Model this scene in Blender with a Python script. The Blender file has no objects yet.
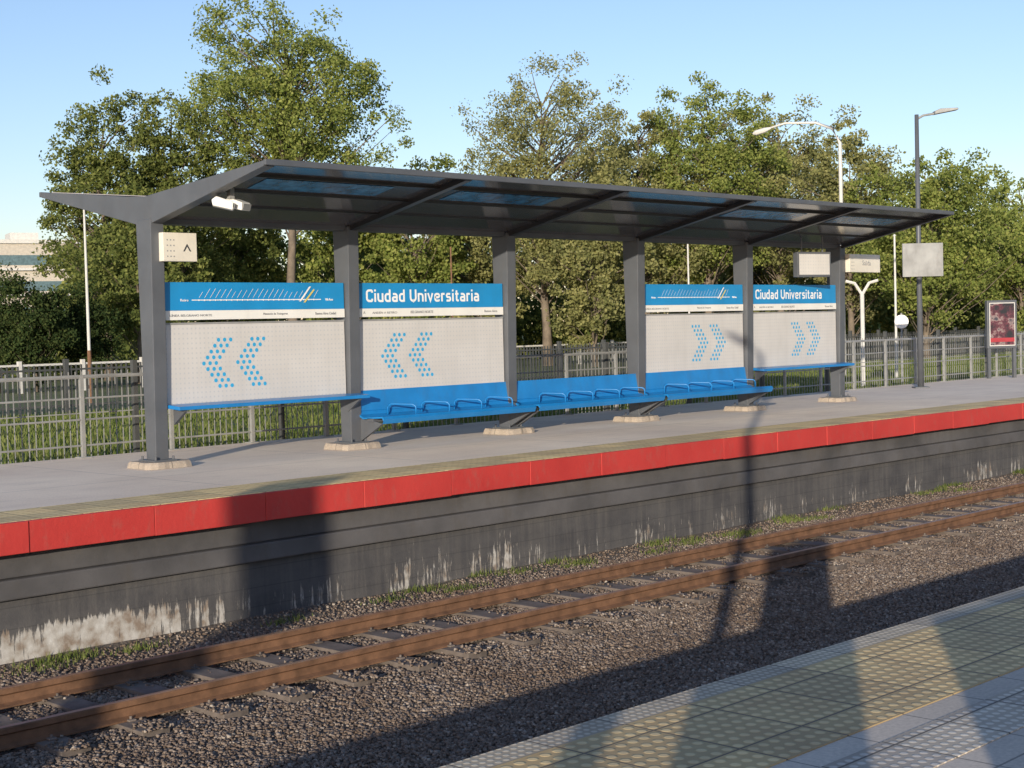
import bpy, math, random
import numpy as np
from mathutils import Vector, Matrix
sc=bpy.context.scene
col=sc.collection
R=random.Random(7)
# ------------------------------------------------------------------ helpers
class MB:
    def __init__(s): s.v=[]; s.f=[]
    def box(s,x0,x1,y0,y1,z0,z1):
        b=len(s.v)
        s.v+=[(x0,y0,z0),(x1,y0,z0),(x1,y1,z0),(x0,y1,z0),(x0,y0,z1),(x1,y0,z1),(x1,y1,z1),(x0,y1,z1)]
        s.f+=[tuple(b+i for i in q) for q in ((0,3,2,1),(4,5,6,7),(0,1,5,4),(1,2,6,5),(2,3,7,6),(3,0,4,7))]
        return s
    def prism(s,poly,x0,x1):
        """poly in (y,z), extruded along x"""
        b=len(s.v); n=len(poly)
        s.v+=[(x0,p[0],p[1]) for p in poly]+[(x1,p[0],p[1]) for p in poly]
        s.f.append(tuple(b+i for i in range(n))); s.f.append(tuple(b+n+i for i in reversed(range(n))))
        for i in range(n):
            j=(i+1)%n; s.f.append((b+j,b+i,b+n+i,b+n+j))
        return s
    def prismy(s,poly,y0,y1):
        """poly in (x,z), extruded along y"""
        b=len(s.v); n=len(poly)
        s.v+=[(p[0],y0,p[1]) for p in poly]+[(p[0],y1,p[1]) for p in poly]
        s.f.append(tuple(b+i for i in range(n))); s.f.append(tuple(b+n+i for i in reversed(range(n))))
        for i in range(n):
            j=(i+1)%n; s.f.append((b+j,b+i,b+n+i,b+n+j))
        return s
    def tube(s,pts,rad,n=8,cap=True):
        pts=[Vector(p) for p in pts]
        if not hasattr(rad,'__len__'): rad=[rad]*len(pts)
        b=len(s.v)
        for i,p in enumerate(pts):
            t=(pts[min(i+1,len(pts)-1)]-pts[max(i-1,0)]).normalized()
            a=Vector((0,0,1)) if abs(t.z)<.9 else Vector((1,0,0))
            u=t.cross(a).normalized(); w=t.cross(u)
            for k in range(n):
                an=2*math.pi*k/n
                s.v.append(tuple(p+(u*math.cos(an)+w*math.sin(an))*rad[i]))
        for i in range(len(pts)-1):
            for k in range(n):
                k2=(k+1)%n
                s.f.append((b+i*n+k,b+i*n+k2,b+(i+1)*n+k2,b+(i+1)*n+k))
        if cap:
            s.f.append(tuple(b+k for k in reversed(range(n))))
            e=b+(len(pts)-1)*n
            s.f.append(tuple(e+k for k in range(n)))
        return s
    def disc_y(s,cx,cz,y,r,n=12):
        b=len(s.v)
        for k in range(n):
            a=2*math.pi*k/n; s.v.append((cx+r*math.cos(a),y,cz+r*math.sin(a)))
        s.f.append(tuple(b+k for k in range(n)))
        return s
    def mesh(s,name):
        m=bpy.data.meshes.new(name); m.from_pydata(s.v,[],s.f); m.update()
        return m
def mesh_np(name,V,F):
    k=F.shape[1]; n=F.shape[0]
    m=bpy.data.meshes.new(name)
    m.vertices.add(len(V)); m.vertices.foreach_set('co',V.astype(np.float32).ravel())
    m.loops.add(n*k); m.loops.foreach_set('vertex_index',F.astype(np.int32).ravel())
    m.polygons.add(n); m.polygons.foreach_set('loop_start',np.arange(0,n*k,k,dtype=np.int32))
    m.update(calc_edges=True); m.validate()
    return m
def obj(name,data,mat=None,parent=None,loc=(0,0,0),rot=(0,0,0),bevel=0,smooth=False,**kw):
    if isinstance(data,MB): data=data.mesh(name)
    o=bpy.data.objects.new(name,data); col.objects.link(o)
    o.location=loc; o.rotation_euler=rot
    if parent: o.parent=parent
    if mat and data:
        if not data.materials: data.materials.append(mat)
    if bevel:
        b=o.modifiers.new('bevel','BEVEL'); b.width=bevel; b.segments=2; b.limit_method='ANGLE'
    if smooth and data:
        data.polygons.foreach_set('use_smooth',[True]*len(data.polygons))
    for k,v in kw.items(): o[k]=v
    return o
def text_mesh(body,width=None,height=None,bold=0.0,align='LEFT'):
    cu=bpy.data.curves.new('lettering','FONT'); cu.body=body; cu.size=1; cu.offset=bold; cu.extrude=.004
    cu.align_x=align; cu.resolution_u=3
    o=bpy.data.objects.new('lettering',cu); col.objects.link(o)
    dg=bpy.context.evaluated_depsgraph_get(); dg.update()
    me=bpy.data.meshes.new_from_object(o.evaluated_get(dg))
    bpy.data.objects.remove(o)
    xs=[v.co.x for v in me.vertices]; ys=[v.co.y for v in me.vertices]
    w=max(xs)-min(xs); h=max(ys)-min(ys)
    sx=width/w if width else None; sy=height/h if height else None
    if sx is None: sx=sy
    if sy is None: sy=sx
    x0=min(xs); y0=min(ys)
    for v in me.vertices:
        v.co.x=(v.co.x-x0)*sx; v.co.y=(v.co.y-y0)*sy
        v.co.z*=.5
    return me
# squared, DIN-like lettering drawn with strokes
GL={'C':(.66,[([(.58,.74),(.58,.925),(.08,.925),(.08,.075),(.58,.075),(.58,.26)],.24)]),
'i':(.16,[([(.08,0),(.08,.70)],0),([(.08,.84),(.08,1.0)],0)]),
'u':(.58,[([(.08,.70),(.08,.07),(.5,.07)],.2),([(.5,.70),(.5,0)],0)]),
'd':(.58,[([(.5,.63),(.08,.63),(.08,.07),(.5,.07)],.2),([(.5,1.0),(.5,0)],0)]),
'a':(.56,[([(.1,.63),(.48,.63),(.48,0)],.18),([(.48,.37),(.08,.37),(.08,.07),(.48,.07)],.13)]),
'U':(.68,[([(.08,1),(.08,.075),(.6,.075),(.6,1)],.26)]),
'n':(.58,[([(.08,0),(.08,.70)],0),([(.08,.63),(.5,.63),(.5,0)],.2)]),
'v':(.56,[([(.05,.70),(.28,.05),(.51,.70)],0)]),
'e':(.58,[([(.48,.17),(.48,.07),(.08,.07),(.08,.63),(.5,.63),(.5,.35),(.08,.35)],.17)]),
'r':(.38,[([(.08,0),(.08,.70)],0),([(.08,.63),(.36,.63)],0)]),
's':(.52,[([(.45,.63),(.08,.63),(.08,.36),(.45,.36),(.45,.07),(.05,.07)],.13)]),
't':(.42,[([(.18,.93),(.18,.07),(.4,.07)],.13),([(.03,.63),(.38,.63)],0)]),' ':(.24,[])}
def stroke_text(body,width,height,sw=.172,gap=.13):
    b=MB(); x=0; nst=0
    for ch in body:
        w,sts=GL[ch]
        for pts,r in sts:
            P=[Vector((x+p[0],p[1])) for p in pts]
            if r:
                Q=[P[0]]
                for i in range(1,len(P)-1):
                    a=(P[i-1]-P[i]); c=(P[i+1]-P[i]); rr=min(r,a.length*.5,c.length*.5)
                    A=P[i]+a.normalized()*rr; C=P[i]+c.normalized()*rr
                    for k in range(7):
                        t=k/6; Q.append(A*(1-t)**2+P[i]*2*t*(1-t)*.93+ (A+C)*.5*2*t*(1-t)*.07+C*t*t)
                Q.append(P[-1]); P=Q
            n0=len(b.v)
            for i,p in enumerate(P):
                d0=(p-P[i-1]).normalized() if i else (P[1]-p).normalized()
                d1=(P[i+1]-p).normalized() if i<len(P)-1 else d0
                t=(d0+d1); t=t.normalized() if t.length>1e-6 else d0
                nn=Vector((-t.y,t.x)); m=sw/2/max(.45,nn.dot(Vector((-d0.y,d0.x))))
                z=.0004*(nst%5)
                b.v+=[(p.x+nn.x*m,p.y+nn.y*m,z),(p.x-nn.x*m,p.y-nn.y*m,z)]
            for i in range(len(P)-1):
                k=n0+2*i; b.f.append((k,k+1,k+3,k+2))
            nst+=1
        x+=w+gap
    x-=gap
    b.v=[(v[0]*width/x,v[1]*height,v[2]) for v in b.v]
    return b
# ------------------------------------------------------------------ materials
def nm(name):
    m=bpy.data.materials.new(name); m.use_nodes=True
    nt=m.node_tree; b=nt.nodes['Principled BSDF']
    return m,nt,b
def nd(nt,t,inp=None,**kw):
    n=nt.nodes.new(t)
    for k,v in kw.items(): setattr(n,k,v)
    if inp:
        for k,v in inp.items():
            if isinstance(v,bpy.types.NodeSocket): nt.links.new(v,n.inputs[k])
            else: n.inputs[k].default_value=v
    return n
def mix(nt,f,a,b,mode='MIX'):
    n=nt.nodes.new('ShaderNodeMix'); n.data_type='RGBA'; n.blend_type=mode
    for k,v in ((0,f),(6,a),(7,b)):
        if isinstance(v,bpy.types.NodeSocket): nt.links.new(v,n.inputs[k])
        else: n.inputs[k].default_value=(*v,1) if isinstance(v,tuple) and len(v)==3 else v
    return n.outputs[2]
def ramp(nt,f,stops):
    n=nt.nodes.new('ShaderNodeValToRGB'); nt.links.new(f,n.inputs[0])
    cr=n.color_ramp
    while len(cr.elements)<len(stops): cr.elements.new(.5)
    for e,(p,c) in zip(cr.elements,stops):
        e.position=p; e.color=(*c,1) if len(c)==3 else c
    return n.outputs[0]
def mth(nt,op,a,b=None,c=None,clamp=False):
    n=nt.nodes.new('ShaderNodeMath'); n.operation=op; n.use_clamp=clamp
    for i,v in enumerate((a,b,c)):
        if v is None: continue
        if isinstance(v,bpy.types.NodeSocket): nt.links.new(v,n.inputs[i])
        else: n.inputs[i].default_value=v
    return n.outputs[0]
def oc(nt,scale=(1,1,1)):
    tc=nd(nt,'ShaderNodeTexCoord')
    mp=nd(nt,'ShaderNodeMapping',{'Vector':tc.outputs['Object'],'Scale':scale})
    return mp.outputs[0]
def noise(nt,v,s,d=4,r=.55):
    return nd(nt,'ShaderNodeTexNoise',{'Vector':v,'Scale':s,'Detail':d,'Roughness':r}).outputs[0]
def setbump(nt,b,h,st=.3,dist=.01):
    n=nd(nt,'ShaderNodeBump',{'Height':h,'Strength':st,'Distance':dist}); nt.links.new(n.outputs[0],b.inputs['Normal'])
def simple(name,c,rough=.5,metal=0,var=.15,scale=3,bump=0,bscale=80,dirt=0,spec=None):
    m,nt,b=nm(name); v=oc(nt)
    n1=noise(nt,v,scale,4)
    lo=tuple(x*(1-var) for x in c); hi=tuple(min(1,x*(1+var)) for x in c)
    cc=ramp(nt,n1,[(.3,lo),(.7,hi)])
    if dirt:
        n2=noise(nt,oc(nt,(1,1,.35)),scale*2.3,6,.7)
        f=ramp(nt,n2,[(.5,(0,0,0)),(.75,(dirt,)*3)])
        cc=mix(nt,f,cc,(.09,.075,.06))
    nt.links.new(cc,b.inputs['Base Color'])
    b.inputs['Roughness'].default_value=rough; b.inputs['Metallic'].default_value=metal
    if spec is not None: b.inputs['Specular IOR Level'].default_value=spec
    if bump: setbump(nt,b,noise(nt,v,bscale,3),bump,.01)
    return m
M={}
M['steel']=simple('dark grey painted steel',(.100,.107,.120),.45,0,.14,2,.05,60,.25)
M['roofunder']=simple('smoked glossy roof sheet',(.085,.078,.08),.14,.0,.25,.9,0,20,0,.8)
M['rib']=simple('black roof rib',(.03,.03,.035),.4,0,.2)
M['roofreflection']=simple('painted blue reflection',(.03,.15,.30),.25,0,.7,7)  # blue reflection on the roof underside, put into the colour
M['rooftop']=simple('grey roof top',(.35,.33,.33),.5,0,.2,2)
M['blue']=simple('blue enamel',(.012,.26,.58),.38,0,.08,3,0,60,.08)
M['bluebench']=simple('blue bench paint',(.012,.20,.52),.32,0,.12,3,0,60,.18)
M['white']=simple('white enamel',(.80,.79,.75),.4,0,.05,3,0,60,.08)
M['cream']=simple('cream sign face',(.76,.71,.61),.4,0,.06,3,0,60,.1)
M['lampwhite']=simple('white painted mast',(.62,.60,.56),.5,0,.1,3)
M['dot']=simple('blue dot vinyl',(.03,.36,.66),.4,0,.05)
M['line']=simple('white vinyl',(.88,.88,.88),.4,0,.02)
M['yellow']=simple('yellow vinyl',(.75,.6,.15),.4,0,.02)
M['ink']=simple('dark ink',(.05,.05,.055),.5,0,.02)
M['inkgrey']=simple('grey ink',(.28,.28,.29),.5,0,.02)
M['galv']=simple('galvanised railing',(.31,.31,.30),.5,.1,.2,3,0,60,.35)
M['darkfence']=simple('dark fence paint',(.07,.072,.07),.6,0,.2)
M['rust']=simple('rusty rail steel',(.19,.098,.052),.7,.1,.35,7,.3,60)
M['railtop']=simple('worn rail head',(.38,.24,.15),.4,.3,.25,5)
M['timber']=simple('weathered sleeper',(.15,.12,.10),.9,0,.45,5,.4,30)
M['screen']=simple('dark screen',(.03,.03,.035),.2,0,.1)
M['glass']=simple('building glass band',(.10,.16,.18),.15,0,.3)
M['bark']=simple('bark',(.17,.135,.10),.9,0,.35,2,.5,12)
def board():
    m,nt,b=nm('perforated light panel'); v=oc(nt)
    p=.06
    sp=nd(nt,'ShaderNodeSeparateXYZ',{0:v})
    def cell(x): return mth(nt,'SUBTRACT',mth(nt,'FRACT',mth(nt,'DIVIDE',x,p)),.5)
    a=cell(sp.outputs[0]); c=cell(sp.outputs[2])
    d=mth(nt,'SQRT',mth(nt,'ADD',mth(nt,'MULTIPLY',a,a),mth(nt,'MULTIPLY',c,c)))
    f=nd(nt,'ShaderNodeMapRange',{0:d,1:.24,2:.12,3:0.,4:.65}).outputs[0]
    n1=ramp(nt,noise(nt,v,1.5,5),[(.3,(.55,.53,.51)),(.7,(.63,.61,.59))])
    st=ramp(nt,noise(nt,oc(nt,(3,1,.4)),2.5,6,.7),[(.5,(0,0,0)),(.8,(.25,)*3)])
    n1=mix(nt,st,n1,(.36,.34,.31))
    cc=mix(nt,f,n1,(.44,.46,.49))
    nt.links.new(cc,b.inputs['Base Color']); b.inputs['Roughness'].default_value=.4
    return m
M['board']=board()
def concrete(name,c,joint=1.6,jy=1.3,stain=.5,jd=.7):
    m,nt,b=nm(name); v=oc(nt)
    big=ramp(nt,noise(nt,v,.5,6,.6),[(.3,tuple(x*.83 for x in c)),(.7,tuple(min(1,x*1.06) for x in c))])
    st=ramp(nt,noise(nt,oc(nt,(.6,1.6,1)),2.2,8,.72),[(.5,(0,0,0)),(.8,(stain,)*3)])
    cc=mix(nt,st,big,tuple(x*.5 for x in c))
    fine=ramp(nt,noise(nt,v,55,3),[(.3,(.85,.85,.85)),(.7,(1.1,1.1,1.1))])
    cc=mix(nt,1.0,cc,fine,'MULTIPLY')
    sp=nd(nt,'ShaderNodeSeparateXYZ',{0:v})
    jx=mth(nt,'LESS_THAN',mth(nt,'FRACT',mth(nt,'DIVIDE',sp.outputs[0],joint)),.010/joint)
    j2=mth(nt,'LESS_THAN',mth(nt,'FRACT',mth(nt,'DIVIDE',sp.outputs[1],jy)),.010/jy)
    j=mth(nt,'MAXIMUM',jx,j2)
    cc=mix(nt,mth(nt,'MULTIPLY',j,jd),cc,(.06,.055,.05))
    nt.links.new(cc,b.inputs['Base Color']); b.inputs['Roughness'].default_value=.85
    setbump(nt,b,noise(nt,v,70,4),.06,.008)
    return m
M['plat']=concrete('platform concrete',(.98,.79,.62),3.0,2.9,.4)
M['nearplat']=concrete('near platform paving',(.62,.53,.44),.4,.4,.35,.6)
M['footing']=concrete('footing concrete',(.42,.35,.28),9,9,.8)
def tactile(name,c,p=.06,tile=.4,r=.3,bs=.5,dist=.005,dk=.66):
    m,nt,b=nm(name); v=oc(nt)
    sp=nd(nt,'ShaderNodeSeparateXYZ',{0:v})
    def cell(x,q): return mth(nt,'FRACT',mth(nt,'DIVIDE',x,q))
    a=mth(nt,'SUBTRACT',cell(sp.outputs[0],p),.5); c2=mth(nt,'SUBTRACT',cell(sp.outputs[1],p),.5)
    d=mth(nt,'SQRT',mth(nt,'ADD',mth(nt,'MULTIPLY',a,a),mth(nt,'MULTIPLY',c2,c2)))
    h=nd(nt,'ShaderNodeMapRange',{0:d,1:r+.08,2:r-.06,3:0.,4:1.}); h.interpolation_type='SMOOTHSTEP'
    h=h.outputs[0]
    jx=mth(nt,'LESS_THAN',cell(sp.outputs[0],tile),.026); jy=mth(nt,'LESS_THAN',cell(sp.outputs[1],tile),.026)
    j=mth(nt,'MAXIMUM',jx,jy)
    base=ramp(nt,noise(nt,v,2.5,7,.7),[(.3,tuple(x*.74 for x in c)),(.7,tuple(min(1,x*1.1) for x in c))])
    fl=nd(nt,'ShaderNodeVectorMath',{0:v,1:(tile,tile,100)},operation='SNAP')
    wn=nd(nt,'ShaderNodeTexWhiteNoise',{0:fl.outputs[0]}).outputs[0]
    base=mix(nt,1.,base,ramp(nt,wn,[(0,(.76,.77,.80)),(1,(1.08,1.07,1.03))]),'MULTIPLY')
    cc=mix(nt,h,mix(nt,1.,base,(dk,dk*.95,dk*.9),'MULTIPLY'),base)
    cc=mix(nt,mth(nt,'MULTIPLY',j,.8),cc,(.08,.07,.06))
    nt.links.new(cc,b.inputs['Base Color']); b.inputs['Roughness'].default_value=.8
    if bs: setbump(nt,b,mth(nt,'SUBTRACT',h,j),bs,dist)
    return m
M['tacyellow']=tactile('yellow tactile tiles',(1.0,.70,.36),.0667,.4,.3,.6,.007)
M['tacgrey']=tactile('grey tactile tiles',(.78,.66,.50),.04,.4)
M['tacfar']=tactile('beige tactile tiles',(1.0,.72,.36),.10,.4,.34,0,.0,.85)
M['tacwhite']=tactile('pale guide tiles',(.80,.71,.60),.05,.4)
def redm():
    m,nt,b=nm('red edge paint'); v=oc(nt)
    c=ramp(nt,noise(nt,v,1.2,6),[(.3,(.46,.034,.028)),(.7,(.57,.050,.040))])
    st=ramp(nt,noise(nt,oc(nt,(1,1,.5)),9,8,.75),[(.52,(0,0,0)),(.76,(.6,)*3)])
    c=mix(nt,st,c,(.34,.11,.085))
    nt.links.new(c,b.inputs['Base Color']); b.inputs['Roughness'].default_value=.65
    setbump(nt,b,noise(nt,v,25,5),.3)
    return m
M['red']=redm()
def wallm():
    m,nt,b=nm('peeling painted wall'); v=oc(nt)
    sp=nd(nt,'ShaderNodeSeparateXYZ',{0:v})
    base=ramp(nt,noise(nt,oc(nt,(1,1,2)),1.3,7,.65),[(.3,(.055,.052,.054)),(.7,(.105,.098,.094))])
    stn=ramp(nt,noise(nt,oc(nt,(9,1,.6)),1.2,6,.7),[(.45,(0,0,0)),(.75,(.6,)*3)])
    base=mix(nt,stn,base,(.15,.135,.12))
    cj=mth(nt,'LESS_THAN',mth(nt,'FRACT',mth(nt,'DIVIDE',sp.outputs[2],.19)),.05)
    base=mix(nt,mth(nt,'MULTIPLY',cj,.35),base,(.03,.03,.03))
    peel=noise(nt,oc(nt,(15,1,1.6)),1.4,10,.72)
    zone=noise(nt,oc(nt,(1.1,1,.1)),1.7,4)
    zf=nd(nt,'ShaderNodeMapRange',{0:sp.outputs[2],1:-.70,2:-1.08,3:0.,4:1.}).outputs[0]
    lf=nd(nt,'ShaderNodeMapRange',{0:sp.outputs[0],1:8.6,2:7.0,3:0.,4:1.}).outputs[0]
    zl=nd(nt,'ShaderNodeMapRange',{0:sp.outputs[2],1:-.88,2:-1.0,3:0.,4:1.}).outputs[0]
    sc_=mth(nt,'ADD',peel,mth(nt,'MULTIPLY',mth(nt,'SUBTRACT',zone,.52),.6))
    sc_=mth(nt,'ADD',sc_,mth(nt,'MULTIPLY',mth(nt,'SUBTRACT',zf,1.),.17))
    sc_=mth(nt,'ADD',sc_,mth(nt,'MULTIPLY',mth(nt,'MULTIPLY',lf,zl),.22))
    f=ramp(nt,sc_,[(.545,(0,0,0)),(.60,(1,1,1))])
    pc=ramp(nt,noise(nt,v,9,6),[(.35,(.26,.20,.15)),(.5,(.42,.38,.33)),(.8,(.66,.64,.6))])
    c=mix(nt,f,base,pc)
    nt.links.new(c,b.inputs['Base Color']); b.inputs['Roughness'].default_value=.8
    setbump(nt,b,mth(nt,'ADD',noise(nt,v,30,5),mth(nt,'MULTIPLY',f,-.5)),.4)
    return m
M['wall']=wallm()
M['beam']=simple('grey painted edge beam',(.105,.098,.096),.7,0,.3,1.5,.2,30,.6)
def stonem():
    m,nt,b=nm('ballast stones')
    g=nd(nt,'ShaderNodeNewGeometry')
    c=ramp(nt,g.outputs['Random Per Island'],[(0,(.10,.075,.058)),(.3,(.175,.135,.108)),(.6,(.22,.178,.146)),(.9,(.28,.235,.20)),(1,(.42,.38,.33))])
    pn=noise(nt,oc(nt),.8,4)
    c=mix(nt,1.,c,ramp(nt,pn,[(.3,(.80,.70,.62)),(.7,(1.1,1.06,1.02))]),'MULTIPLY')
    nt.links.new(c,b.inputs['Base Color']); b.inputs['Roughness'].default_value=.9
    return m
M['stone']=stonem()
def bedm():
    m,nt,b=nm('ballast bed'); v=oc(nt)
    vo=nd(nt,'ShaderNodeTexVoronoi',{'Vector':v,'Scale':34.})
    c=ramp(nt,vo.outputs['Color'],[(0,(.09,.068,.05)),(.5,(.15,.118,.093)),(1,(.21,.175,.14))])
    nt.links.new(c,b.inputs['Base Color']); b.inputs['Roughness'].default_value=.95
    setbump(nt,b,mth(nt,'SUBTRACT',1.,vo.outputs['Distance']),1.,.02)
    return m
M['bed']=bedm()
def groundm():
    m,nt,b=nm('grassy ground'); v=oc(nt)
    c=ramp(nt,noise(nt,v,.15,8,.7),[(.3,(.07,.10,.03)),(.5,(.13,.16,.05)),(.7,(.19,.19,.08))])
    c2=ramp(nt,noise(nt,v,3,6,.7),[(.3,(.6,.6,.6)),(.7,(1.2,1.2,1.2))])
    nt.links.new(mix(nt,1.,c,c2,'MULTIPLY'),b.inputs['Base Color']); b.inputs['Roughness'].default_value=.95
    setbump(nt,b,noise(nt,v,6,6),.6,.1)
    return m
M['ground']=groundm()
def leafm(name,stops,tr=.42):
    m=bpy.data.materials.new(name); m.use_nodes=True; nt=m.node_tree
    for n in list(nt.nodes): nt.nodes.remove(n)
    out=nd(nt,'ShaderNodeOutputMaterial')
    g=nd(nt,'ShaderNodeNewGeometry')
    c=ramp(nt,g.outputs['Random Per Island'],stops)
    c=mix(nt,1.,c,ramp(nt,noise(nt,oc(nt),.45,3),[(.3,(.78,.80,.78)),(.7,(1.25,1.2,1.1))]),'MULTIPLY')
    d=nd(nt,'ShaderNodeBsdfDiffuse',{0:c}); t=nd(nt,'ShaderNodeBsdfTranslucent',{0:c})
    mx=nd(nt,'ShaderNodeMixShader',{0:tr,1:d.outputs[0],2:t.outputs[0]})
    nt.links.new(mx.outputs[0],out.inputs[0])
    return m
M['leafA']=leafm('poplar leaves',[(0,(.16,.21,.055)),(.5,(.25,.30,.085)),(1,(.37,.39,.13))])
M['leafB']=leafm('dark green leaves',[(0,(.10,.13,.042)),(.5,(.175,.21,.065)),(1,(.28,.30,.10))])
M['leafC']=leafm('olive leaves',[(0,(.19,.20,.08)),(.5,(.29,.295,.12)),(1,(.40,.385,.18))])
M['leafD']=leafm('conifer needles',[(0,(.025,.045,.018)),(.5,(.05,.075,.028)),(1,(.09,.11,.04))],.2)
M['grass']=leafm('grass blades',[(0,(.08,.12,.03)),(.5,(.14,.18,.05)),(1,(.24,.25,.10))],.2)
# ------------------------------------------------------------------ camera
TH=math.radians(44.4); F=1500.; PT=math.atan(55.6/F); RL=math.radians(1.5); EYE=1.55
fwd=Vector((math.cos(TH)*math.cos(PT),math.sin(TH)*math.cos(PT),-math.sin(PT)))
right=Vector((math.sin(TH),-math.cos(TH),0)); up=right.cross(fwd)
rc=right*math.cos(RL)-up*math.sin(RL); uc=up*math.cos(RL)+right*math.sin(RL)
cam=bpy.data.cameras.new('camera'); cam.lens=F/1024*36; cam.sensor_width=36; cam.clip_end=6000; cam.clip_start=.05
co=bpy.data.objects.new('camera',cam); col.objects.link(co)
mw=Matrix((( rc.x,uc.x,-fwd.x,0),(rc.y,uc.y,-fwd.y,0),(rc.z,uc.z,-fwd.z,EYE),(0,0,0,1)))
co.matrix_world=mw; sc.camera=co
# ------------------------------------------------------------------ light
EL=math.radians(9.5); AZ=math.radians(33.2)
sd=Vector((math.cos(AZ)*math.cos(EL),math.sin(AZ)*math.cos(EL),-math.sin(EL)))
sun=bpy.data.lights.new('sun','SUN'); sun.energy=5; sun.angle=math.radians(.4); sun.color=(1,.90,.74)
so=bpy.data.objects.new('sun',sun); col.objects.link(so); so.rotation_euler=sd.to_track_quat('-Z','Y').to_euler()
w=bpy.data.worlds.new('World'); sc.world=w; w.use_nodes=True
wt=w.node_tree
sky=wt.nodes.new('ShaderNodeTexSky'); sky.sky_type='NISHITA'; sky.sun_disc=False
sky.sun_elevation=EL; sky.sun_rotation=math.atan2(-sd.x,-sd.y)%(2*math.pi)
sky.dust_density=.35; sky.ozone_density=3.2; sky.air_density=1.0
bg=wt.nodes['Background']; bg.inputs[1].default_value=.15
skc=mix(wt,1.,sky.outputs[0],(1.72,1.38,1.36),'MULTIPLY')
wt.links.new(skc,bg.inputs[0])
sc.view_settings.view_transform='Standard'; sc.view_settings.look='None'; sc.view_settings.exposure=0
# ------------------------------------------------------------------ ground
def strip_mesh(prof,x0,x1):
    b=MB()
    for (y,z) in prof: b.v+= [(x0,y,z),(x1,y,z)]
    for i in range(len(prof)-1): b.f.append((2*i,2*i+1,2*i+3,2*i+2))
    return b
obj('ground',strip_mesh([(-3000,-.4),(-3.5,-.4),(-3.4,-1.3),(17.3,-1.3),(17.4,-.4),(3000,-.4)],-3000,3000),M['ground'],kind='structure')
EY=11.98; NY=3.91
nx,ny=240,50
xs=np.linspace(-10,50,nx); ys=np.linspace(NY+.02,EY+.3,ny)
def bedz(x,y):
    c=np.exp(-((y-9.92)/1.35)**4)
    return -1.235+.040*c+.014*np.sin(x*1.7+y*2)*np.cos(y*3.1-x*.6)*(1-c*.7)+.006*np.sin(x*5.1)*np.sin(y*7)
Xg,Yg=np.meshgrid(xs,ys,indexing='ij'); V=np.stack([Xg,Yg,bedz(Xg,Yg)],-1).reshape(-1,3)
ii,jj=np.meshgrid(np.arange(nx-1),np.arange(ny-1),indexing='ij'); a=(ii*ny+jj).ravel()
obj('trackbed',mesh_np('trackbed',V,np.stack([a,a+ny,a+ny+1,a+1],1)),M['bed'],kind='structure')
SLX=[2.5+.62*k for k in range(64)]
rg=np.random.default_rng(3)
N=185000
y=rg.uniform(5.9,EY+.12,N); 
x=rg.uniform(0,1,N)**1.2
x=(y*.45)+x*(y*2.2-y*.45)
z=bedz(x,y)
s=rg.uniform(.008,.018,N)
keep=~((np.abs(y-9.39)<.055)|(np.abs(y-10.45)<.055))
keep&=rg.uniform(0,1,N)<np.clip((EY-y)/.9,.25,1)
ph=(x-2.5+.31)%.62-.31
onsl=(np.abs(ph)<.12)&(np.abs(y-9.92)<.97)
pk=.03+.40*(np.abs(y-9.92)>.70)
keep&=~(onsl&(rg.uniform(0,1,N)>pk))
z=np.where(onsl,-1.155,z)
x,y,z,s=x[keep],y[keep],z[keep],s[keep]; N=len(x)
cube=np.array([(-1,-1,-1),(1,-1,-1),(1,1,-1),(-1,1,-1),(-1,-1,1),(1,-1,1),(1,1,1),(-1,1,1)],float)*.62
P=cube[None]*np.stack([rg.uniform(.7,1.4,(N,)),rg.uniform(.7,1.4,(N,)),rg.uniform(.5,1.,(N,))],-1)[:,None,:]
P=P+rg.uniform(-.28,.28,(N,8,3))
an=rg.uniform(0,6.28,N); ca,sa=np.cos(an)[:,None],np.sin(an)[:,None]
tl=rg.uniform(-.7,.7,N); ct,st_=np.cos(tl)[:,None],np.sin(tl)[:,None]
px,py,pz=P[...,0],P[...,1],P[...,2]
py,pz=py*ct-pz*st_,py*st_+pz*ct
px,py=px*ca-py*sa,px*sa+py*ca
P=np.stack([px,py,pz],-1)*s[:,None,None]+np.stack([x,y,z+s*.5],-1)[:,None,:]
cf=np.array([(0,3,2,1),(4,5,6,7),(0,1,5,4),(1,2,6,5),(2,3,7,6),(3,0,4,7)])
Fc=(np.arange(N)[:,None,None]*8+cf[None]).reshape(-1,4)
obj('ballast_stones',mesh_np('ballast_stones',P.reshape(-1,3),Fc),M['stone'],kind='stuff',label='grey brown crushed stone ballast around the track')
# ------------------------------------------------------------------ far platform
obj('platform',MB().box(-30,90,EY+.47,17.75,-1.28,-.012),M['plat'],kind='structure')
obj('platform_surface',MB().box(-30,90,EY+.895,17.9,-.011,0),M['plat'],kind='structure')
obj('tactile_paving',MB().box(-30,90,EY+.07,EY+.89,-.011,.006),M['tacfar'],kind='structure')
b=MB(); xx=-30.
while xx<90:
    L=1.25; j=R.uniform(-.007,.007); k=R.uniform(-.005,.005)
    b.box(xx+.002,xx+L-.002,EY+j,EY+.065,-.27+k,.004+k*.5); xx+=L
obj('platform_edge',b,M['red'],bevel=.006,kind='structure')
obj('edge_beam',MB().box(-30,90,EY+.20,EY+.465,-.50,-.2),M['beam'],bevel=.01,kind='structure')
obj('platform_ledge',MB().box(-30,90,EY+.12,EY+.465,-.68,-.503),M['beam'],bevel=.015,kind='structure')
obj('platform_wall',MB().box(-30,90,EY+.2,EY+.465,-1.3,-.683),M['wall'],kind='structure')
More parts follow.
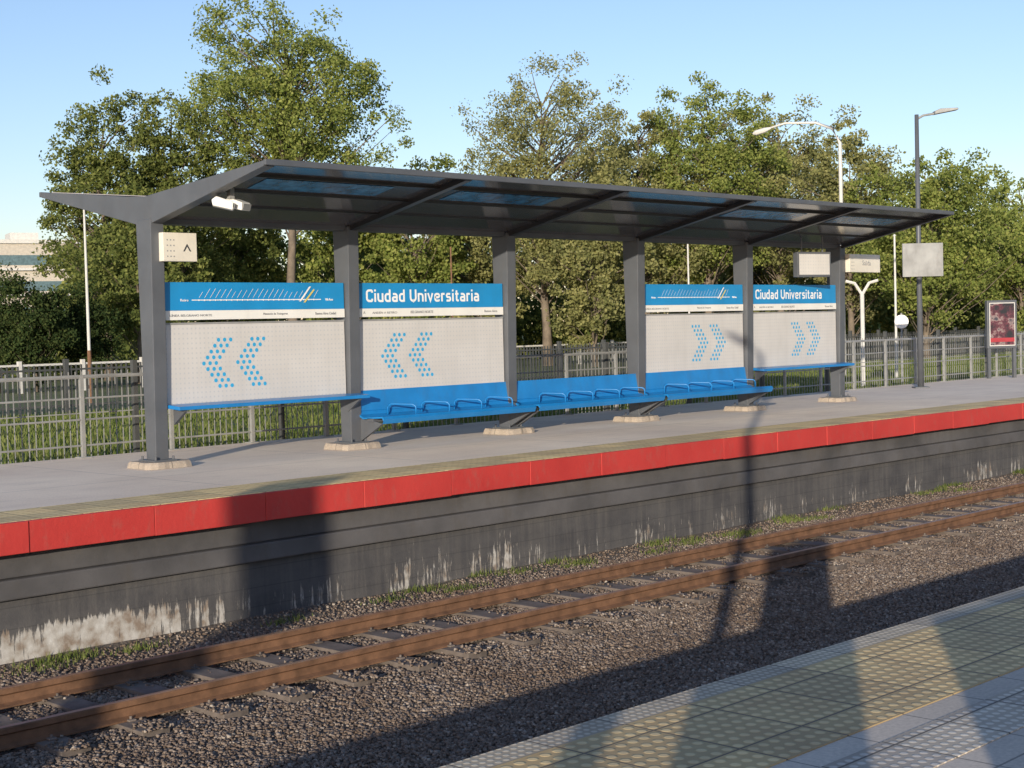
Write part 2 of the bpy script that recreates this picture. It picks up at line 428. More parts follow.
# ------------------------------------------------------------------ near platform
obj('near_platform',MB().box(-30,60,-3.6,NY-.03,-1.28,-.02),M['nearplat'],kind='structure')
obj('near_paving',MB().box(-30,60,-3.6,2.56,-.019,0),M['nearplat'],kind='structure')
obj('guide_strip',MB().box(-30,60,2.562,2.86,-.019,.004),M['tacwhite'],kind='structure')
obj('near_paving_band',MB().box(-30,60,2.862,3.0,-.019,0),M['nearplat'],kind='structure')
obj('yellow_tactile_paving',MB().box(-30,60,3.002,3.745,-.019,.004),M['tacyellow'],kind='structure')
obj('near_platform_edge',MB().box(-30,60,3.747,NY,-.25,.0),M['tacgrey'],bevel=.01,kind='structure')
# ------------------------------------------------------------------ track
tr=obj('railway_track',None,loc=(0,9.92,-1.2),label='rusty metre gauge railway track on stone ballast',category='railway track')
def railm(x0,x1):
    p=[(-.055,0),(.055,0),(.055,.012),(.012,.03),(.010,.085),(.032,.1),(.032,.135),(.026,.14),(-.026,.14),(-.032,.135),(-.032,.1),(-.010,.085),(-.012,.03),(-.055,.012)]
    return MB().prism(p,x0,x1)
rm=railm(-10,60).mesh('rail')
r1=obj('rail',rm,M['rust'],tr,loc=(0,-.53,.045)); r2=obj('rail',rm,M['rust'],tr,loc=(0,.53,.045))
hm=MB().box(-10,60,-.024,.024,.1405,.1425).mesh('rail_head')
obj('rail_head',hm,M['railtop'],r1); obj('rail_head',hm,M['railtop'],r2)
slm=[]
for k in range(4):
    b=MB(); b.box(-.11,.11,-.95,.95,-.1,.045)
    for sgn in (-1,1):
        for q in (-1,1):
            yy=sgn*.53+q*.085
            b.box(-.03,.03,yy-.03,yy+.03,.045,.06); b.tube([(0,yy,.05),(0,yy,.08)],.012,6)
    slm.append(b.mesh('sleeper'))
for i,xx in enumerate(SLX):
    obj('sleeper',slm[i%4],M['timber'],tr,loc=(xx+R.uniform(-.02,.02),R.uniform(-.03,.03),R.uniform(-.005,.002)),rot=(0,0,R.uniform(-.02,.02)),bevel=.012)
# ------------------------------------------------------------------ shelter
def chevron(cx,cz,direction):
    b=MB()
    for i in range(-4,5):
        for k in range(3):
            xo=(abs(i)*.056+k*.09-.2)
            if direction>0: xo=-xo
            b.disc_y(cx+xo,cz+i*.071,0,.0255,12)
    return b
SX=9.80
sh=obj('platform_shelter',None,loc=(SX,15.55,0),label='long dark grey steel platform shelter with butterfly roof and blue signs',category='shelter')
S=2.99
pm=MB()
pm.prism([(-.10,0),(.10,0),(.16,2.95),(-.16,2.95)],-.09,.09)
pmesh=pm.mesh('post')
fm=MB(); fm.box(-.15,.15,-.18,.18,.08,.1)
for sx in (-1,1):
    for sy in (-1,1): fm.tube([(sx*.12,sy*.145,.1),(sx*.12,sy*.145,.14)],.014,6)
fmesh=fm.mesh('base_plate')
beam=[(-2.38,3.36),(-2.38,3.42),(-.35,3.25),(0,3.22),(.35,3.25),(2.42,3.47),(2.42,3.40),(.16,2.9),(-.16,2.9)][::-1]
bm1=MB().prism(beam,-.075,.075).mesh('roof_beam')
ribp=[(-2.38,3.36),(-2.38,3.425),(-.16,2.985),(-.16,2.9)][::-1]
ribq=[(2.42,3.40),(2.42,3.465),(.16,2.985),(.16,2.9)]
rbm=MB().prism(ribp,-.05,.05).mesh('roof_rib'); rbq=MB().prism(ribq,-.05,.05).mesh('roof_rib')
for k in range(6):
    p=obj('post',pmesh,M['steel'],sh,loc=(k*S,0,0),bevel=.008)
    obj('base_plate',fmesh,M['steel'],p)
    if k in (0,): obj('roof_beam',bm1,M['steel'],sh,loc=(k*S,0,0),bevel=.006)
    else:
        obj('roof_rib',rbm,M['rib'],sh,loc=(k*S,0,0)); obj('roof_rib',rbq,M['rib'],sh,loc=(k*S,0,0))
x0,x1=.076,5*S+.06
def zf(y): return 2.965+(abs(y)-.16)*(3.41-2.965)/(2.38-.16)
def zb(y): return 2.965+(abs(y)-.16)*(3.45-2.965)/(2.42-.16)
for k in range(5):
    a=k*S+(.076 if k==0 else .004); bb=(k+1)*S-.004
    for j,(ya,yb) in enumerate(((.13,.72),(.74,1.30),(1.32,1.88),(1.90,2.39))):
        o=j*.006
        obj('roof_sheet',MB().prism([(-ya,zf(ya)+o),(-yb,zf(yb)+o),(-yb,zf(yb)+o+.012),(-ya,zf(ya)+o+.012)],a,bb),M['roofunder'],sh)
        obj('roof_sheet',MB().prism([(ya,zb(ya)+o),(yb+.03,zb(yb)+o),(yb+.03,zb(yb)+o+.012),(ya,zb(ya)+o+.012)][::-1],a,bb),M['roofunder'],sh)
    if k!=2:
        obj('painted_reflection',MB().prism([(-1.42,zf(1.42)+.009),(-1.80,zf(1.80)+.009),(-1.80,zf(1.80)+.004),(-1.42,zf(1.42)+.004)],k*S+.4,k*S+2.3),M['roofreflection'],sh)  # strip painted as a blue reflection on the roof sheet
for yy in (.73,1.31,1.89):
    obj('purlin',MB().box(x0,x1,-yy-.015,-yy+.015,zf(yy)-.012,zf(yy)+.03),M['rib'],sh)
    obj('purlin',MB().box(x0,x1,yy-.015,yy+.015,zb(yy)-.012,zb(yy)+.03),M['rib'],sh)
obj('roof_edge_trim',MB().box(-.078,x1,-2.43,-2.385,3.37,3.43),M['steel'],sh,bevel=.006)
obj('roof_edge_trim',MB().box(-.078,x1,2.425,2.47,3.41,3.475),M['steel'],sh,bevel=.006)
obj('gutter',MB().prism([(-.1,2.90),(.1,2.90),(.12,2.99),(-.12,2.99)],.08,5*S-.02),M['steel'],sh)
b=MB()
b.prism([(-2.38,3.43),(0,3.235),(0,3.225),(-2.38,3.42)],x0,x1); b.prism([(0,3.225),(0,3.235),(2.42,3.48),(2.42,3.47)],x0,x1)
obj('roof',b,M['rooftop'],sh)
# signs
W=S-.22
def name_board(i,w=W):
    x=i*S+.11
    o=obj('name_board',MB().box(0,w,-.03,.03,1.868,2.21),M['blue'],sh,loc=(x,-.03,0),bevel=.004,label='blue station name board with white lettering')
    obj('footer_strip',MB().box(0,w,-.034,.03,1.755,1.867),M['white'],o)
    obj('lettering',stroke_text('Ciudad Universitaria',2.12,.168),M['line'],o,loc=(.16,-.0325,1.955),rot=(math.pi/2,0,0))
    for xx,tw,tx in ((.10,.035,'A'),(.26,.44,'ANDÉN A RETIRO'),(.95,.42,'BELGRANO NORTE')):
        obj('lettering',text_mesh(tx,tw,.036,0),M['inkgrey'],o,loc=(xx,-.037,1.795),rot=(math.pi/2,0,0))
    obj('lettering',text_mesh('Buenos Aires',.26,.035,0),M['inkgrey'],o,loc=(2.38,-.037,1.795),rot=(math.pi/2,0,0))
def route_board(i,w=W):
    x=i*S+.11
    o=obj('route_board',MB().box(0,w,-.03,.03,1.868,2.21),M['blue'],sh,loc=(x,-.03,0),bevel=.004,label='blue route map board with white line')
    obj('footer_strip',MB().box(0,w,-.034,.03,1.755,1.867),M['white'],o)
    b=MB(); b.box(.40,2.38,-.036,-.033,1.988,1.999)
    for k in range(23):
        xx=.5+k*.080
        b.disc_y(xx,1.992,-.038,.011,8)
        L=R.uniform(.07,.12)
        b.v+=[(xx,-.036,2.02),(xx+.006,-.036,2.02),(xx+.006+L*.75,-.036,2.02+L),(xx+L*.75,-.036,2.02+L)]
        n=len(b.v); b.f.append((n-4,n-3,n-2,n-1))
    obj('route_line',b,M['line'],o)
    b=MB()
    b.v=[(2.02,-.039,1.97),(2.05,-.039,1.97),(2.22,-.039,2.16),(2.19,-.039,2.16)]; b.f=[(0,1,2,3)]
    obj('route_branch',b,M['line'],o)
    b=MB()
    b.v=[(2.09,-.039,1.955),(2.12,-.039,1.955),(2.28,-.039,2.12),(2.25,-.039,2.12)]; b.f=[(0,1,2,3)]
    obj('route_branch',b,M['yellow'],o)
    obj('lettering',text_mesh('Retiro',.11,.030,0),M['line'],o,loc=(.24,-.034,1.978),rot=(math.pi/2,0,0))
    obj('lettering',text_mesh('Villa Rosa',.13,.030,0),M['line'],o,loc=(2.45,-.034,1.978),rot=(math.pi/2,0,0))
    obj('lettering',text_mesh('LÍNEA BELGRANO NORTE',.60,.034,0),M['inkgrey'],o,loc=(.08,-.037,1.795),rot=(math.pi/2,0,0))
    obj('lettering',text_mesh('Ministerio de Transporte',.38,.034,0),M['inkgrey'],o,loc=(1.45,-.037,1.795),rot=(math.pi/2,0,0))
    obj('lettering',text_mesh('Buenos Aires Ciudad',.34,.034,0),M['inkgrey'],o,loc=(2.28,-.037,1.795),rot=(math.pi/2,0,0))
def arrow_panel(i,d,cx,w=W):
    x=i*S+.11
    o=obj('arrow_panel',MB().box(0,w,-.02,.02,.72,1.70),M['board'],sh,loc=(x,-.03,0),bevel=.003)
    for q in (-.25,.25): obj('chevron',chevron(cx+q,1.22,d),M['dot'],o,loc=(0,-.022,0))
    obj('panel_frame',MB().box(0,w,-.028,.028,1.70,1.722),M['galv'],o)
    obj('panel_frame',MB().box(0,w,-.028,.028,.70,.72),M['galv'],o)
def perch(i):
    o=obj('leaning_rail',MB().prism([(-.28,.68),(-.28,.725),(0,.745),(0,.70)],0,S-.04),M['bluebench'],sh,loc=(i*S+.1,-.06,0),bevel=.008)
    for xx in (.1,S-.2):
        obj('bracket',MB().prism([(-.24,.66),(-.24,.68),(0,.70),(0,.5)],xx,xx+.04),M['steel'],o)
hoop=[]
for (hy,hz) in ((-.42,.43),(-.42,.52),(-.41,.55),(-.38,.562),(-.25,.568),(-.13,.572),(-.10,.56),(-.09,.53),(-.085,.43)):
    hoop.append((-(hy+.25)*.62,hy,hz))
def bench(i,back=.76):
    x=i*S+.06; L=S-.08
    o=obj('bench',MB().box(0,L,-.3,-.18,.36,.41),M['steel'],sh,loc=(x,-.08,0),bevel=.004,label='blue metal bench with hoop armrests')
    prof=[(-.50,.36),(-.52,.40),(-.49,.435),(-.30,.425),(-.10,.415),(-.03,.45),(0,.52)]
    lo=[(p[0]+.012,p[1]-.022) for p in prof][::-1]
    obj('seat',MB().prism((prof+lo)[::-1],0,L),M['bluebench'],o,bevel=.004)
    obj('backrest',MB().prism([(-.02,.50),(.0,.50),(.05,back),(.025,back+.01)],0,L),M['bluebench'],o,bevel=.004)
    for k in range(4):
        xx=.55+k*.62
        obj('armrest',MB().tube(hoop,.011,8),M['bluebench'],o,loc=(xx,0,0),smooth=True)
    for xx in (.02,L-.06):
        obj('bracket',MB().prism([(-.46,.34),(-.3,.37),(.05,.40),(.05,.10),(-.02,.10)],xx,xx+.04),M['steel'],o)
route_board(0); arrow_panel(0,-1,1.0); perch(0)
name_board(1); arrow_panel(1,-1,.88); bench(1)
bench(2)
route_board(3); arrow_panel(3,1,1.78); bench(3)
name_board(4); arrow_panel(4,1,1.75); perch(4)
rf=random.Random(4)
for k in range(6):
    b=MB(); n=26; ring=[]
    for q in range(n):
        a=2*math.pi*q/n; c_,s_=math.cos(a),math.sin(a)
        r=1/max(abs(c_)/.29,abs(s_)/.27)*rf.uniform(.95,1.03); r=min(r,.37); ring.append((c_*r,s_*r))
    for (sc_,z) in ((1.04,0),(1.0,.055),(.95,.078)):
        b.v+=[(p[0]*sc_,p[1]*sc_,z+(rf.uniform(-.004,.004) if z else 0)) for p in ring]
    for l in range(2):
        for q in range(n):
            q2=(q+1)%n; b.f.append((l*n+q,l*n+q2,(l+1)*n+q2,(l+1)*n+q))
    b.f.append(tuple(2*n+q for q in range(n)))
    obj('footing',b,M['footing'],sh,loc=(k*S+R.uniform(-.04,.04),0,.002))
def dirsign(x,w,arrow,label):
    o=obj('direction_sign',MB().box(0,w,-.05,.05,2.45,2.79),M['cream'],None,loc=(SX+x,15.36,0),bevel=.006,label=label,category='sign')
    obj('bracket',MB().box(-.02,.05,.05,.1,2.5,2.74),M['steel'],o)
    b=MB()
    for r in range(4):
        for c in range(3): b.box(.05+c*.045,.065+c*.045,-.053,-.05,2.50+r*.065,2.515+r*.065)
    obj('icons',b,M['inkgrey'],o)
    if arrow:
        ax=w-.14
        obj('arrow',MB().prismy([(ax-.055,2.57),(ax,2.66),(ax+.055,2.57),(ax+.037,2.57),(ax,2.63),(ax-.037,2.57)],-.054,-.05),M['ink'],o)
    else:
        obj('lettering',text_mesh('Salida',.3,None,.0),M['inkgrey'],o,loc=(.45,-.052,2.58),rot=(math.pi/2,0,0))
dirsign(.02,.47,True,'cream direction sign with arrow fixed to the shelter post')
dirsign(5*S+.11,1.1,False,'long cream exit sign fixed to the end shelter post')
ls=obj('floodlight',MB().box(-.03,.03,-.03,.03,3.10,3.24),M['galv'],None,loc=(10.02,14.2,0),label='white twin floodlight hanging under the shelter roof end',category='floodlight')
for dx,rz in ((-.11,.95),(.09,.35)):
    hn=obj('lamp_housing',MB().prism([(-.13,-.045),(.10,-.06),(.13,.0),(.09,.055),(-.11,.045)],-.09,.09),M['white'],ls,loc=(dx,0,3.045),rot=(.30,0,rz),bevel=.012)
    obj('lens',MB().box(-.075,.075,-.134,-.13,-.035,.035),M['galv'],hn)
ds=obj('information_display',MB().box(-.40,.40,-.06,.06,2.33,2.78),M['steel'],None,loc=(23.1,15.0,0),rot=(0,0,-.25),bevel=.01,label='small light grey display with dark frame hanging under the roof',category='display')
obj('screen',MB().box(-.36,.36,-.066,-.06,2.37,2.74),M['board'],ds)
for xx in (-.25,.25): obj('hanger',MB().tube([(xx,0,2.78),(xx,0,3.06)],.015,6),M['steel'],ds)
# ------------------------------------------------------------------ railing behind the platform
fe=obj('platform_railing',None,loc=(0,17.8,0),label='grey galvanised railing along the back of the platform',category='railing')
pb=MB(); pb.box(-.025,.025,-.025,.025,-.3,1.08); pb.box(-.08,.08,-.08,.08,0,.012)
pmh=pb.mesh('post')
for k in range(40):
    obj('post',pmh,M['galv'],fe,loc=(2+k*1.35,0,0))
b=MB()
for zz,r in ((1.06,.024),(.78,.014),(.50,.014),(.16,.014)):
    b.tube([(0,0,zz),(60,0,zz)],r,6)
obj('handrail',b,M['galv'],fe)
f4=obj('mesh_fence',None,loc=(0,18.3,0),label='fine grey bar fence with dark square posts behind the railing',category='fence')
pq=MB(); pq.box(-.035,.035,-.035,.035,-.5,1.25); pq=pq.mesh('post')
for k in range(20): obj('post',pq,M['darkfence'],f4,loc=(6.2+k*2.5,0,0))
b=MB(); x=6.2
while x<55:
    b.box(x-.006,x+.006,-.004,.004,-.35,1.12); x+=.10
for k in (0,5,8): b.box(6.2,55,-.008,.008,-.3+k*.17,-.285+k*.17)
obj('fence_bars',b,M['galv'],f4,kind='stuff')
f2=obj('picket_fence',None,loc=(0,36,-.4),label='dark metal picket fence across the grass field',category='fence')
pp=MB().box(-.06,.06,-.06,.06,0,1.45).mesh('post')
for k in range(45): obj('post',pp,M['darkfence'],f2,loc=(8+k*2.4,0,0))
b=MB(); x=8.
b.box(8,114,-.02,.02,.2,.25); b.box(8,114,-.02,.02,1.15,1.2)
while x<114:
    b.box(x-.018,x+.018,-.015,.015,.05,1.3); x+=.15
obj('pickets',b,M['darkfence'],f2,kind='stuff')
f3=obj('white_fence',None,loc=(0,52,-.4),label='low white fence along the road',category='fence')
pp=MB().box(-.07,.07,-.07,.07,0,1.2).mesh('post')
for k in range(50): obj('post',pp,M['lampwhite'],f3,loc=(14+k*2.6,0,0))
b=MB(); b.box(14,142,-.03,.03,.5,.58); b.box(14,142,-.03,.03,1.0,1.08)
obj('rails',b,M['lampwhite'],f3)
# ------------------------------------------------------------------ grass
def blades(name,n,xr,yr,zf_,h,label,w=.012,seed=1,clump=0):
    rg=np.random.default_rng(seed)
    if clump:
        cx=rg.uniform(*xr,clump); cy=rg.uniform(*yr,clump); k=rg.integers(0,clump,n)
        x=cx[k]+rg.normal(0,.14,n); y=cy[k]+rg.normal(0,.07,n)
    else: x=rg.uniform(*xr,n); y=rg.uniform(*yr,n)
    z=zf_(x,y); hh=rg.uniform(h*.4,h,n); a=rg.uniform(0,6.28,n)
    dx,dy=np.cos(a)*w,np.sin(a)*w
    lx,ly=rg.normal(0,.3,n)*hh,rg.normal(0,.3,n)*hh
    V=np.stack([np.stack([x-dx,y-dy,z],-1),np.stack([x+dx,y+dy,z],-1),np.stack([x+lx,y+ly,z+hh],-1)],1).reshape(-1,3)
    obj(name,mesh_np(name,V,np.arange(3*n).reshape(-1,3)),M['grass'],kind='stuff',label=label)
blades('field_grass',90000,(6,75),(18.6,35.5),lambda x,y:x*0-.4,.17,'low green grass in the field behind the railing',.02,2)
blades('trackside_weeds',5200,(5,30),(11.45,12.1),lambda x,y:bedz(x,y)-.005,.085,'low weeds at the foot of the platform wall',.006,5,55)
# ------------------------------------------------------------------ trees
def pol(bear,rng_):
    a=math.radians(bear); return (rng_*math.cos(a),rng_*math.sin(a),-.4)
def leaves(centres,rad,per,leaf,rg,flat=.75):
    n=len(centres)*per
    C=np.repeat(centres,per,0); rr=np.repeat(rad,per)
    d=rg.normal(0,1,(n,3)); d/=np.linalg.norm(d,axis=1)[:,None]
    q=rg.uniform(0,1,n)**.55
    P=C+d*(rr*q)[:,None]*np.array([1,1,flat])
    u=rg.normal(0,1,(n,3)); u/=np.linalg.norm(u,axis=1)[:,None]
    t=rg.normal(0,1,(n,3)); v=np.cross(u,t); v/=np.linalg.norm(v,axis=1)[:,None]
    s=rg.uniform(leaf*.5,leaf,n)[:,None]
    V=np.stack([P-u*s,P-v*s*.65,P+u*s,P+v*s*.65],1).reshape(-1,3)
    return V,np.arange(4*n).reshape(-1,4)
def tree(loc,H,RX,hb,seed,ncl,per,leaf,ml,label,clr=(.4,.95),trunkr=None):
    rg=np.random.default_rng(seed); rr=random.Random(seed)
    ph=rg.uniform(0,6.28,9)
    def lump(d):
        return .86+.12*np.sin(3*d[:,0]+ph[0]+2*d[:,2])+.10*np.sin(5*d[:,1]+ph[1]-3*d[:,2])+.09*np.sin(6*d[:,2]+ph[2]+4*d[:,0])
    d=rg.normal(0,1,(ncl,3)); d/=np.linalg.norm(d,axis=1)[:,None]
    q=rg.uniform(.10,1,ncl)**.42*lump(d)
    zc=(H+hb)/2
    C=d*q[:,None]*np.array([RX,RX,(H-hb)/2])+np.array([0,0,zc])
    rad=rg.uniform(*clr,ncl)*(RX/6)**.3
    b=MB(); tr_=trunkr or H*.016
    tp=[(0,0,0)]
    for i in range(1,8):
        t=i/7; tp.append((rr.uniform(-.25,.25)*t*RX*.25,rr.uniform(-.25,.25)*t*RX*.25,H*.84*t))
    b.tube(tp,[tr_*(1.25 if i==0 else 1-.9*i/7) for i in range(8)],8)
    def tpos(z):
        t=min(max(z/(H*.84),0),.98)*7; i=int(t); f=t-i
        return Vector(tp[i]).lerp(Vector(tp[min(i+1,7)]),f)
    for k in range(ncl):
        if k%3 and ncl>60: continue
        c=Vector(C[k]); hz=math.hypot(c.x,c.y)
        s=tpos(max(hb*.55,c.z-hz*rr.uniform(.5,.9)-.3))
        m=s.lerp(c,.5)+Vector((rr.uniform(-.3,.3),rr.uniform(-.3,.3),rr.uniform(-.1,.4)))
        r0=tr_*rr.uniform(.14,.28)
        b.tube([s,m,c],[r0,r0*.55,r0*.15],4,False)
    o=obj('tree',None,loc=loc,label=label,category='tree')
    obj('trunk',b,M['bark'],o,smooth=True)
    V,Fq=leaves(C,rad,per,leaf,rg)
    obj('crown',mesh_np('crown',V,Fq),ml,o)
    return o
specs=[ # bearing, range, H, R, hb, clumps, per, leaf, mat
 (59.4,73,14.2,3.2,2.0,230,125,.105,'leafB','rounded dark green tree at the end of the row'),
 (56.8,74,14.2,3.8,2.0,260,125,.105,'leafB','dense dark green tree behind the shelter roof'),
 (52.6,73,18.3,6.1,7.5,400,115,.10,'leafA','tallest tree with broad bright green crown and bare trunk'),
 (54.8,80,10.4,3.8,1.5,150,105,.15,'leafB','lower dark green tree in the row'),
 (50.6,82,10.8,3.8,1.5,150,105,.15,'leafA','green tree filling the gap beside the tallest one'),
 (48.0,80,11.4,4.0,1.5,180,110,.13,'leafA','mid height green tree behind the shelter'),
 (43.0,76,15.9,5.2,3.0,430,84,.09,'leafC','airy olive green tree with thin upper crown'),
 (45.5,84,11.4,4.0,1.0,170,105,.15,'leafC','low bushy tree under the taller ones'),
 (41.2,72,10.0,3.6,.6,210,110,.12,'leafC','yellow green willow like tree with hanging foliage'),
 (39.2,80,14.2,4.4,2.0,300,110,.105,'leafC','olive tree with uneven crown top'),
 (36.9,80,15.6,4.7,2.5,330,110,.105,'leafA','tall yellow green tree in the row'),
 (34.2,86,15.2,4.8,2.5,300,110,.115,'leafC','tall olive tree behind the curved street lamp'),
 (31.6,76,11.6,4.1,1.5,270,115,.11,'leafC','green tree with rounded crown by the road'),
 (28.9,72,10.0,4.6,1.0,300,115,.105,'leafA','broad green tree with ragged crown by the road'),
 (35.3,92,11.5,4.5,1.0,160,105,.17,'leafC','low olive tree filling the row'),
 (25.6,84,9.6,3.6,.8,180,115,.12,'leafA','green tree at the end of the road'),
 (62.0,60,4.7,1.5,.2,130,120,.08,'leafD','small dark rounded conifer by the fence'),
 (60.3,62,4.2,1.3,.2,110,120,.08,'leafD','small dark rounded conifer by the fence'),
 (63.3,61,4.6,1.3,.2,110,120,.08,'leafD','small dark rounded conifer by the fence'),
 (58.3,66,8.5,3.0,.5,160,110,.115,'leafB','dark bushy tree with low branches'),
]
for i,(be,rn,H,RX,hb,nc,per,lf,ml,lab) in enumerate(specs):
    tree(pol(be,rn),H,RX,hb,100+i,nc,per,lf,M[ml],lab)
rg=np.random.default_rng(9); n=420
X=rg.uniform(22,170,n); Y=rg.uniform(64,74,n); Z=rg.uniform(-.2,2.0,n)
V,Fq=leaves(np.stack([X,Y,Z],-1),rg.uniform(.9,1.9,n),110,.2,rg,.8)
obj('undergrowth',mesh_np('undergrowth',V,Fq),M['leafB'],kind='stuff',label='dark shrubs below the row of trees')
n=620
be=np.radians(rg.uniform(22,61.0,n)); rn=rg.uniform(92,108,n)
Z=rg.uniform(0,1,n)**.8*7.2
V,Fq=leaves(np.stack([rn*np.cos(be),rn*np.sin(be),Z],-1),rg.uniform(1.2,2.3,n),120,.27,rg,.8)
obj('distant_wood',mesh_np('distant_wood',V,Fq),M['leafB'],kind='stuff',label='continuous wood closing the view behind the row of trees')
# ------------------------------------------------------------------ street furniture
def lampA(loc,rot=0,k=1.):
    o=obj('street_lamp',None,loc=loc,rot=(0,0,rot),label='tall grey lamp post with short arm and flat led head',category='street lamp')
    obj('pole',MB().tube([(0,0,0),(0,0,3),(0,0,6.0)],[.07*k,.055*k,.045*k],12),M['steel'],o,smooth=True)
    obj('base_plate',MB().box(-.16,.16,-.16,.16,0,.03),M['steel'],o)
    obj('arm',MB().tube([(0,0,5.9),(.15,0,5.98),(.45,0,6.02)],.025,8),M['galv'],o)
    obj('lamp_head',MB().prismy([(.38,5.99),(.9,6.08),(.88,6.12),(.5,6.11),(.38,6.06)],-.11,.11),M['galv'],o,bevel=.01)
    return o
l1=lampA((29.95,16.7,0),-.79)
sg=obj('back_of_sign',MB().box(-.45,.45,-.02,.02,2.45,3.18),M['galv'],None,loc=(29.9,16.58,0),rot=(0,0,-.75),bevel=.004,label='plain grey sign plate clamped to the lamp post',category='sign')
obj('clamp',MB().box(-.08,.08,.02,.1,2.55,2.6),M['steel'],sg); obj('clamp',MB().box(-.08,.08,.02,.1,3.0,3.05),M['steel'],sg)
p=pol(31.9,52)
o=obj('street_lamp',None,loc=p,rot=(0,0,math.radians(31.9+90)),label='white street lamp with long curved arm above the trees',category='street lamp')
obj('pole',MB().tube([(0,0,0),(0,0,7),(-.0,0,7.9),(.25,0,8.4),(.8,0,8.62),(1.8,0,8.66),(2.4,0,8.5)],[.08,.065,.06,.05,.045,.04,.035],8),M['lampwhite'],o,smooth=True)
obj('lamp_head',MB().tube([(2.3,0,8.52),(2.5,0,8.46),(2.8,0,8.38),(2.9,0,8.36)],[.04,.09,.09,.03],8),M['lampwhite'],o)
p=pol(60.1,47)
o=obj('mast',None,loc=p,label='slim white mast with rusty red foot by the railing',category='mast')
obj('pole',MB().tube([(0,0,1.6),(0,0,6.1)],[.05,.03],8),M['lampwhite'],o)
obj('pole_foot',MB().tube([(0,0,0),(0,0,1.62)],[.075,.06],8),M['rust'],o)
for be,rn,h,m_ in ((46.6,60,5.2,'rust'),(37.6,60,5.6,'lampwhite'),(30.0,50,4.6,'lampwhite')):
    o=obj('mast',None,loc=pol(be,rn),label='thin roadside mast in front of the trees',category='mast')
    obj('pole',MB().tube([(0,0,0),(0,0,h)],[.045,.03],8),M[m_],o)
    obj('cap',MB().tube([(0,0,h),(0,0,h+.06)],[.06,.02],8),M[m_],o)
o=obj('road_sign',None,loc=pol(29.8,45),label='small round white road sign on a pole',category='sign')
obj('pole',MB().tube([(0,0,0),(0,0,2.1)],.03,6),M['galv'],o)
obj('sign_face',MB().tube([(0,0,0),(0,0,.03)],.2,20),M['white'],o,loc=(0,0,1.85),rot=(math.pi/2,0,-math.radians(60)))
o=obj('bracket_lamp',None,loc=pol(31.2,44),rot=(0,0,math.radians(-58)),label='white pole with two short forked arms',category='street lamp')
obj('pole',MB().tube([(0,0,0),(0,0,2.7)],.06,8),M['lampwhite'],o)
obj('arm',MB().tube([(-.45,0,3.05),(-.2,0,2.98),(0,0,2.65)],.045,6),M['lampwhite'],o)
obj('arm',MB().tube([(.45,0,3.05),(.2,0,2.98),(0,0,2.65)],.045,6),M['lampwhite'],o)
ad=obj('advertising_panel',MB().box(-.40,.40,-.06,.06,.74,1.93),M['steel'],None,loc=(35.1,17.35,0),rot=(0,0,-.6),bevel=.01,label='dark framed advertising poster standing by the railing',category='poster')
obj('poster_border',MB().box(-.345,.345,-.064,-.06,.80,1.87),M['lampwhite'],ad)
def posterm():
    m,nt,b=nm('poster print'); v=oc(nt)
    c=ramp(nt,noise(nt,v,4,5,.6),[(.40,(.03,.03,.035)),(.52,(.12,.04,.055)),(.58,(.28,.21,.20)),(.64,(.06,.055,.07))])
    nt.links.new(c,b.inputs['Base Color']); b.inputs['Roughness'].default_value=.25; return m
obj('poster_print',MB().box(-.325,.325,-.067,-.0645,.82,1.85),posterm(),ad)
obj('poster_band',MB().box(-.325,.325,-.069,-.0675,.90,1.0),simple('poster red',(.35,.04,.05),.4),ad)
for q in (-.34,.34): obj('leg',MB().box(q-.04,q+.04,-.04,.04,0,.74),M['steel'],ad)
cb=obj('overhead_cable',MB().tube([(-14,26,6.0),(-6,24,5.0),(2,22.5,4.3),(9.8,20.2,3.75)],.012,5),M['ink'],None,label='thin black overhead cable beyond the platform railing',category='cable')
cp=obj('mast',None,loc=(9.8,20.2,-.4),label='short dark steel cable mast behind the shelter',category='mast')
obj('pole',MB().tube([(0,0,0),(0,0,4.15)],[.04,.03],8),M['darkfence'],cp)
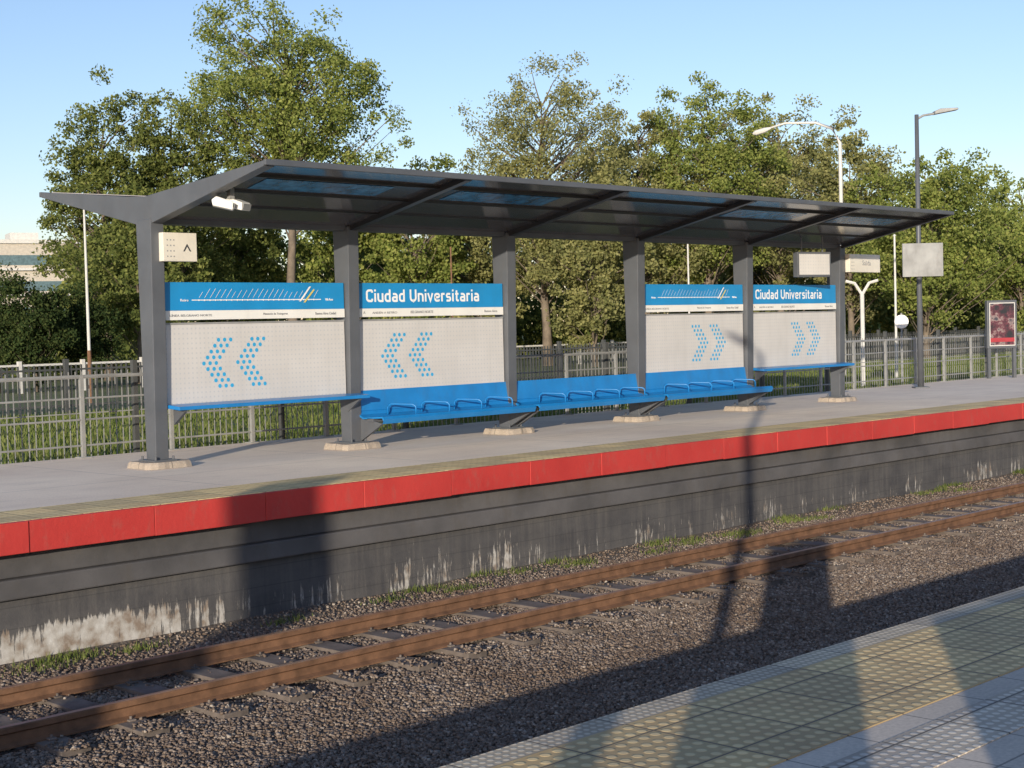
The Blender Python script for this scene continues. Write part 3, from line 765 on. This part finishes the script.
# ------------------------------------------------------------------ buildings
def block(loc,rot,W,D,H,fl,nw,label,band=False):
    o=obj('apartment_building',None,loc=loc,rot=(0,0,rot),label=label,category='building')
    obj('wall',MB().box(-W/2,W/2,-D/2,D/2,0,H),simple('pale render',(.50,.45,.38),.8),o)
    b=MB(); s=MB()
    for f in range(fl):
        z=1+f*(H-1)/fl
        if band: b.box(-W/2+.4,W/2-.4,-D/2-.03,-D/2+.01,z+.6,z+1.9)
        else:
            for k in range(nw):
                x=-W/2+(k+.5)*W/nw; b.box(x-W/nw*.33,x+W/nw*.33,-D/2-.03,-D/2+.01,z+.5,z+1.9)
        s.box(-W/2-.1,W/2+.1,-D/2-.5,-D/2-.035,z-.1,z+.2)
    obj('window',b,M['glass'],o,kind='stuff'); obj('balcony_slab',s,M['lampwhite'],o,kind='stuff')
    obj('roof',MB().box(-W/2-.3,W/2+.3,-D/2-.3,D/2+.3,H,H+.5),M['lampwhite'],o)
    obj('lift_housing',MB().box(-W/5,W/8,-2,2,H+.5,H+1.6),M['lampwhite'],o)
block(pol(62.2,210),math.radians(62.3-80),11,10,14.6,4,4,'pale building with glass band behind the trees',True)
block(pol(26.6,260),math.radians(26.3-80),28,14,13.5,5,12,'long white building far behind the trees')
# ------------------------------------------------------------------ things beside and behind the viewpoint (unseen: boards and tall slab added for their shadows, lamp post inferred)
def caster(x0,x1,y,z0,z1,label):  # unseen board, added only to cast its shadow into view
    o=obj('shadow_board',MB().box(x0,x1,-.06,.06,z0,z1),M['steel'],None,loc=(0,y,0),bevel=.01,label=label,category='shadow board')
    for a_ in (x0+.04,x1-.14): obj('leg',MB().box(a_,a_+.10,-.04,.04,0,z0),M['steel'],o)
    obj('board_face',MB().box(x0+.06,x1-.06,.06,.066,z0+.06,z1-.06),M['board'],o)
caster(-1.6,-.5,-.5,.45,2.15,'grey framed board on two legs, added unseen for its shadow')
caster(.25,1.9,-.6,.40,1.35,'low wide grey board on two legs, added unseen for its shadow')
lampA((-2.75,-.8,0),1.2,1.25)
k=obj('shadow_slab',MB().box(-.5,.5,-.06,.06,.06,3.6),M['steel'],None,loc=(-8.1,.9,0),bevel=.01,label='slim tall grey panel added unseen as shadow totem on the platform',category='caster')  # unseen slab, added for the shadow band on the far wall
obj('base_plate',MB().box(-.6,.6,-.2,.2,0,.06),M['steel'],k)
obj('screen',MB().box(-.4,.4,.061,.07,1.0,2.4),M['screen'],k)
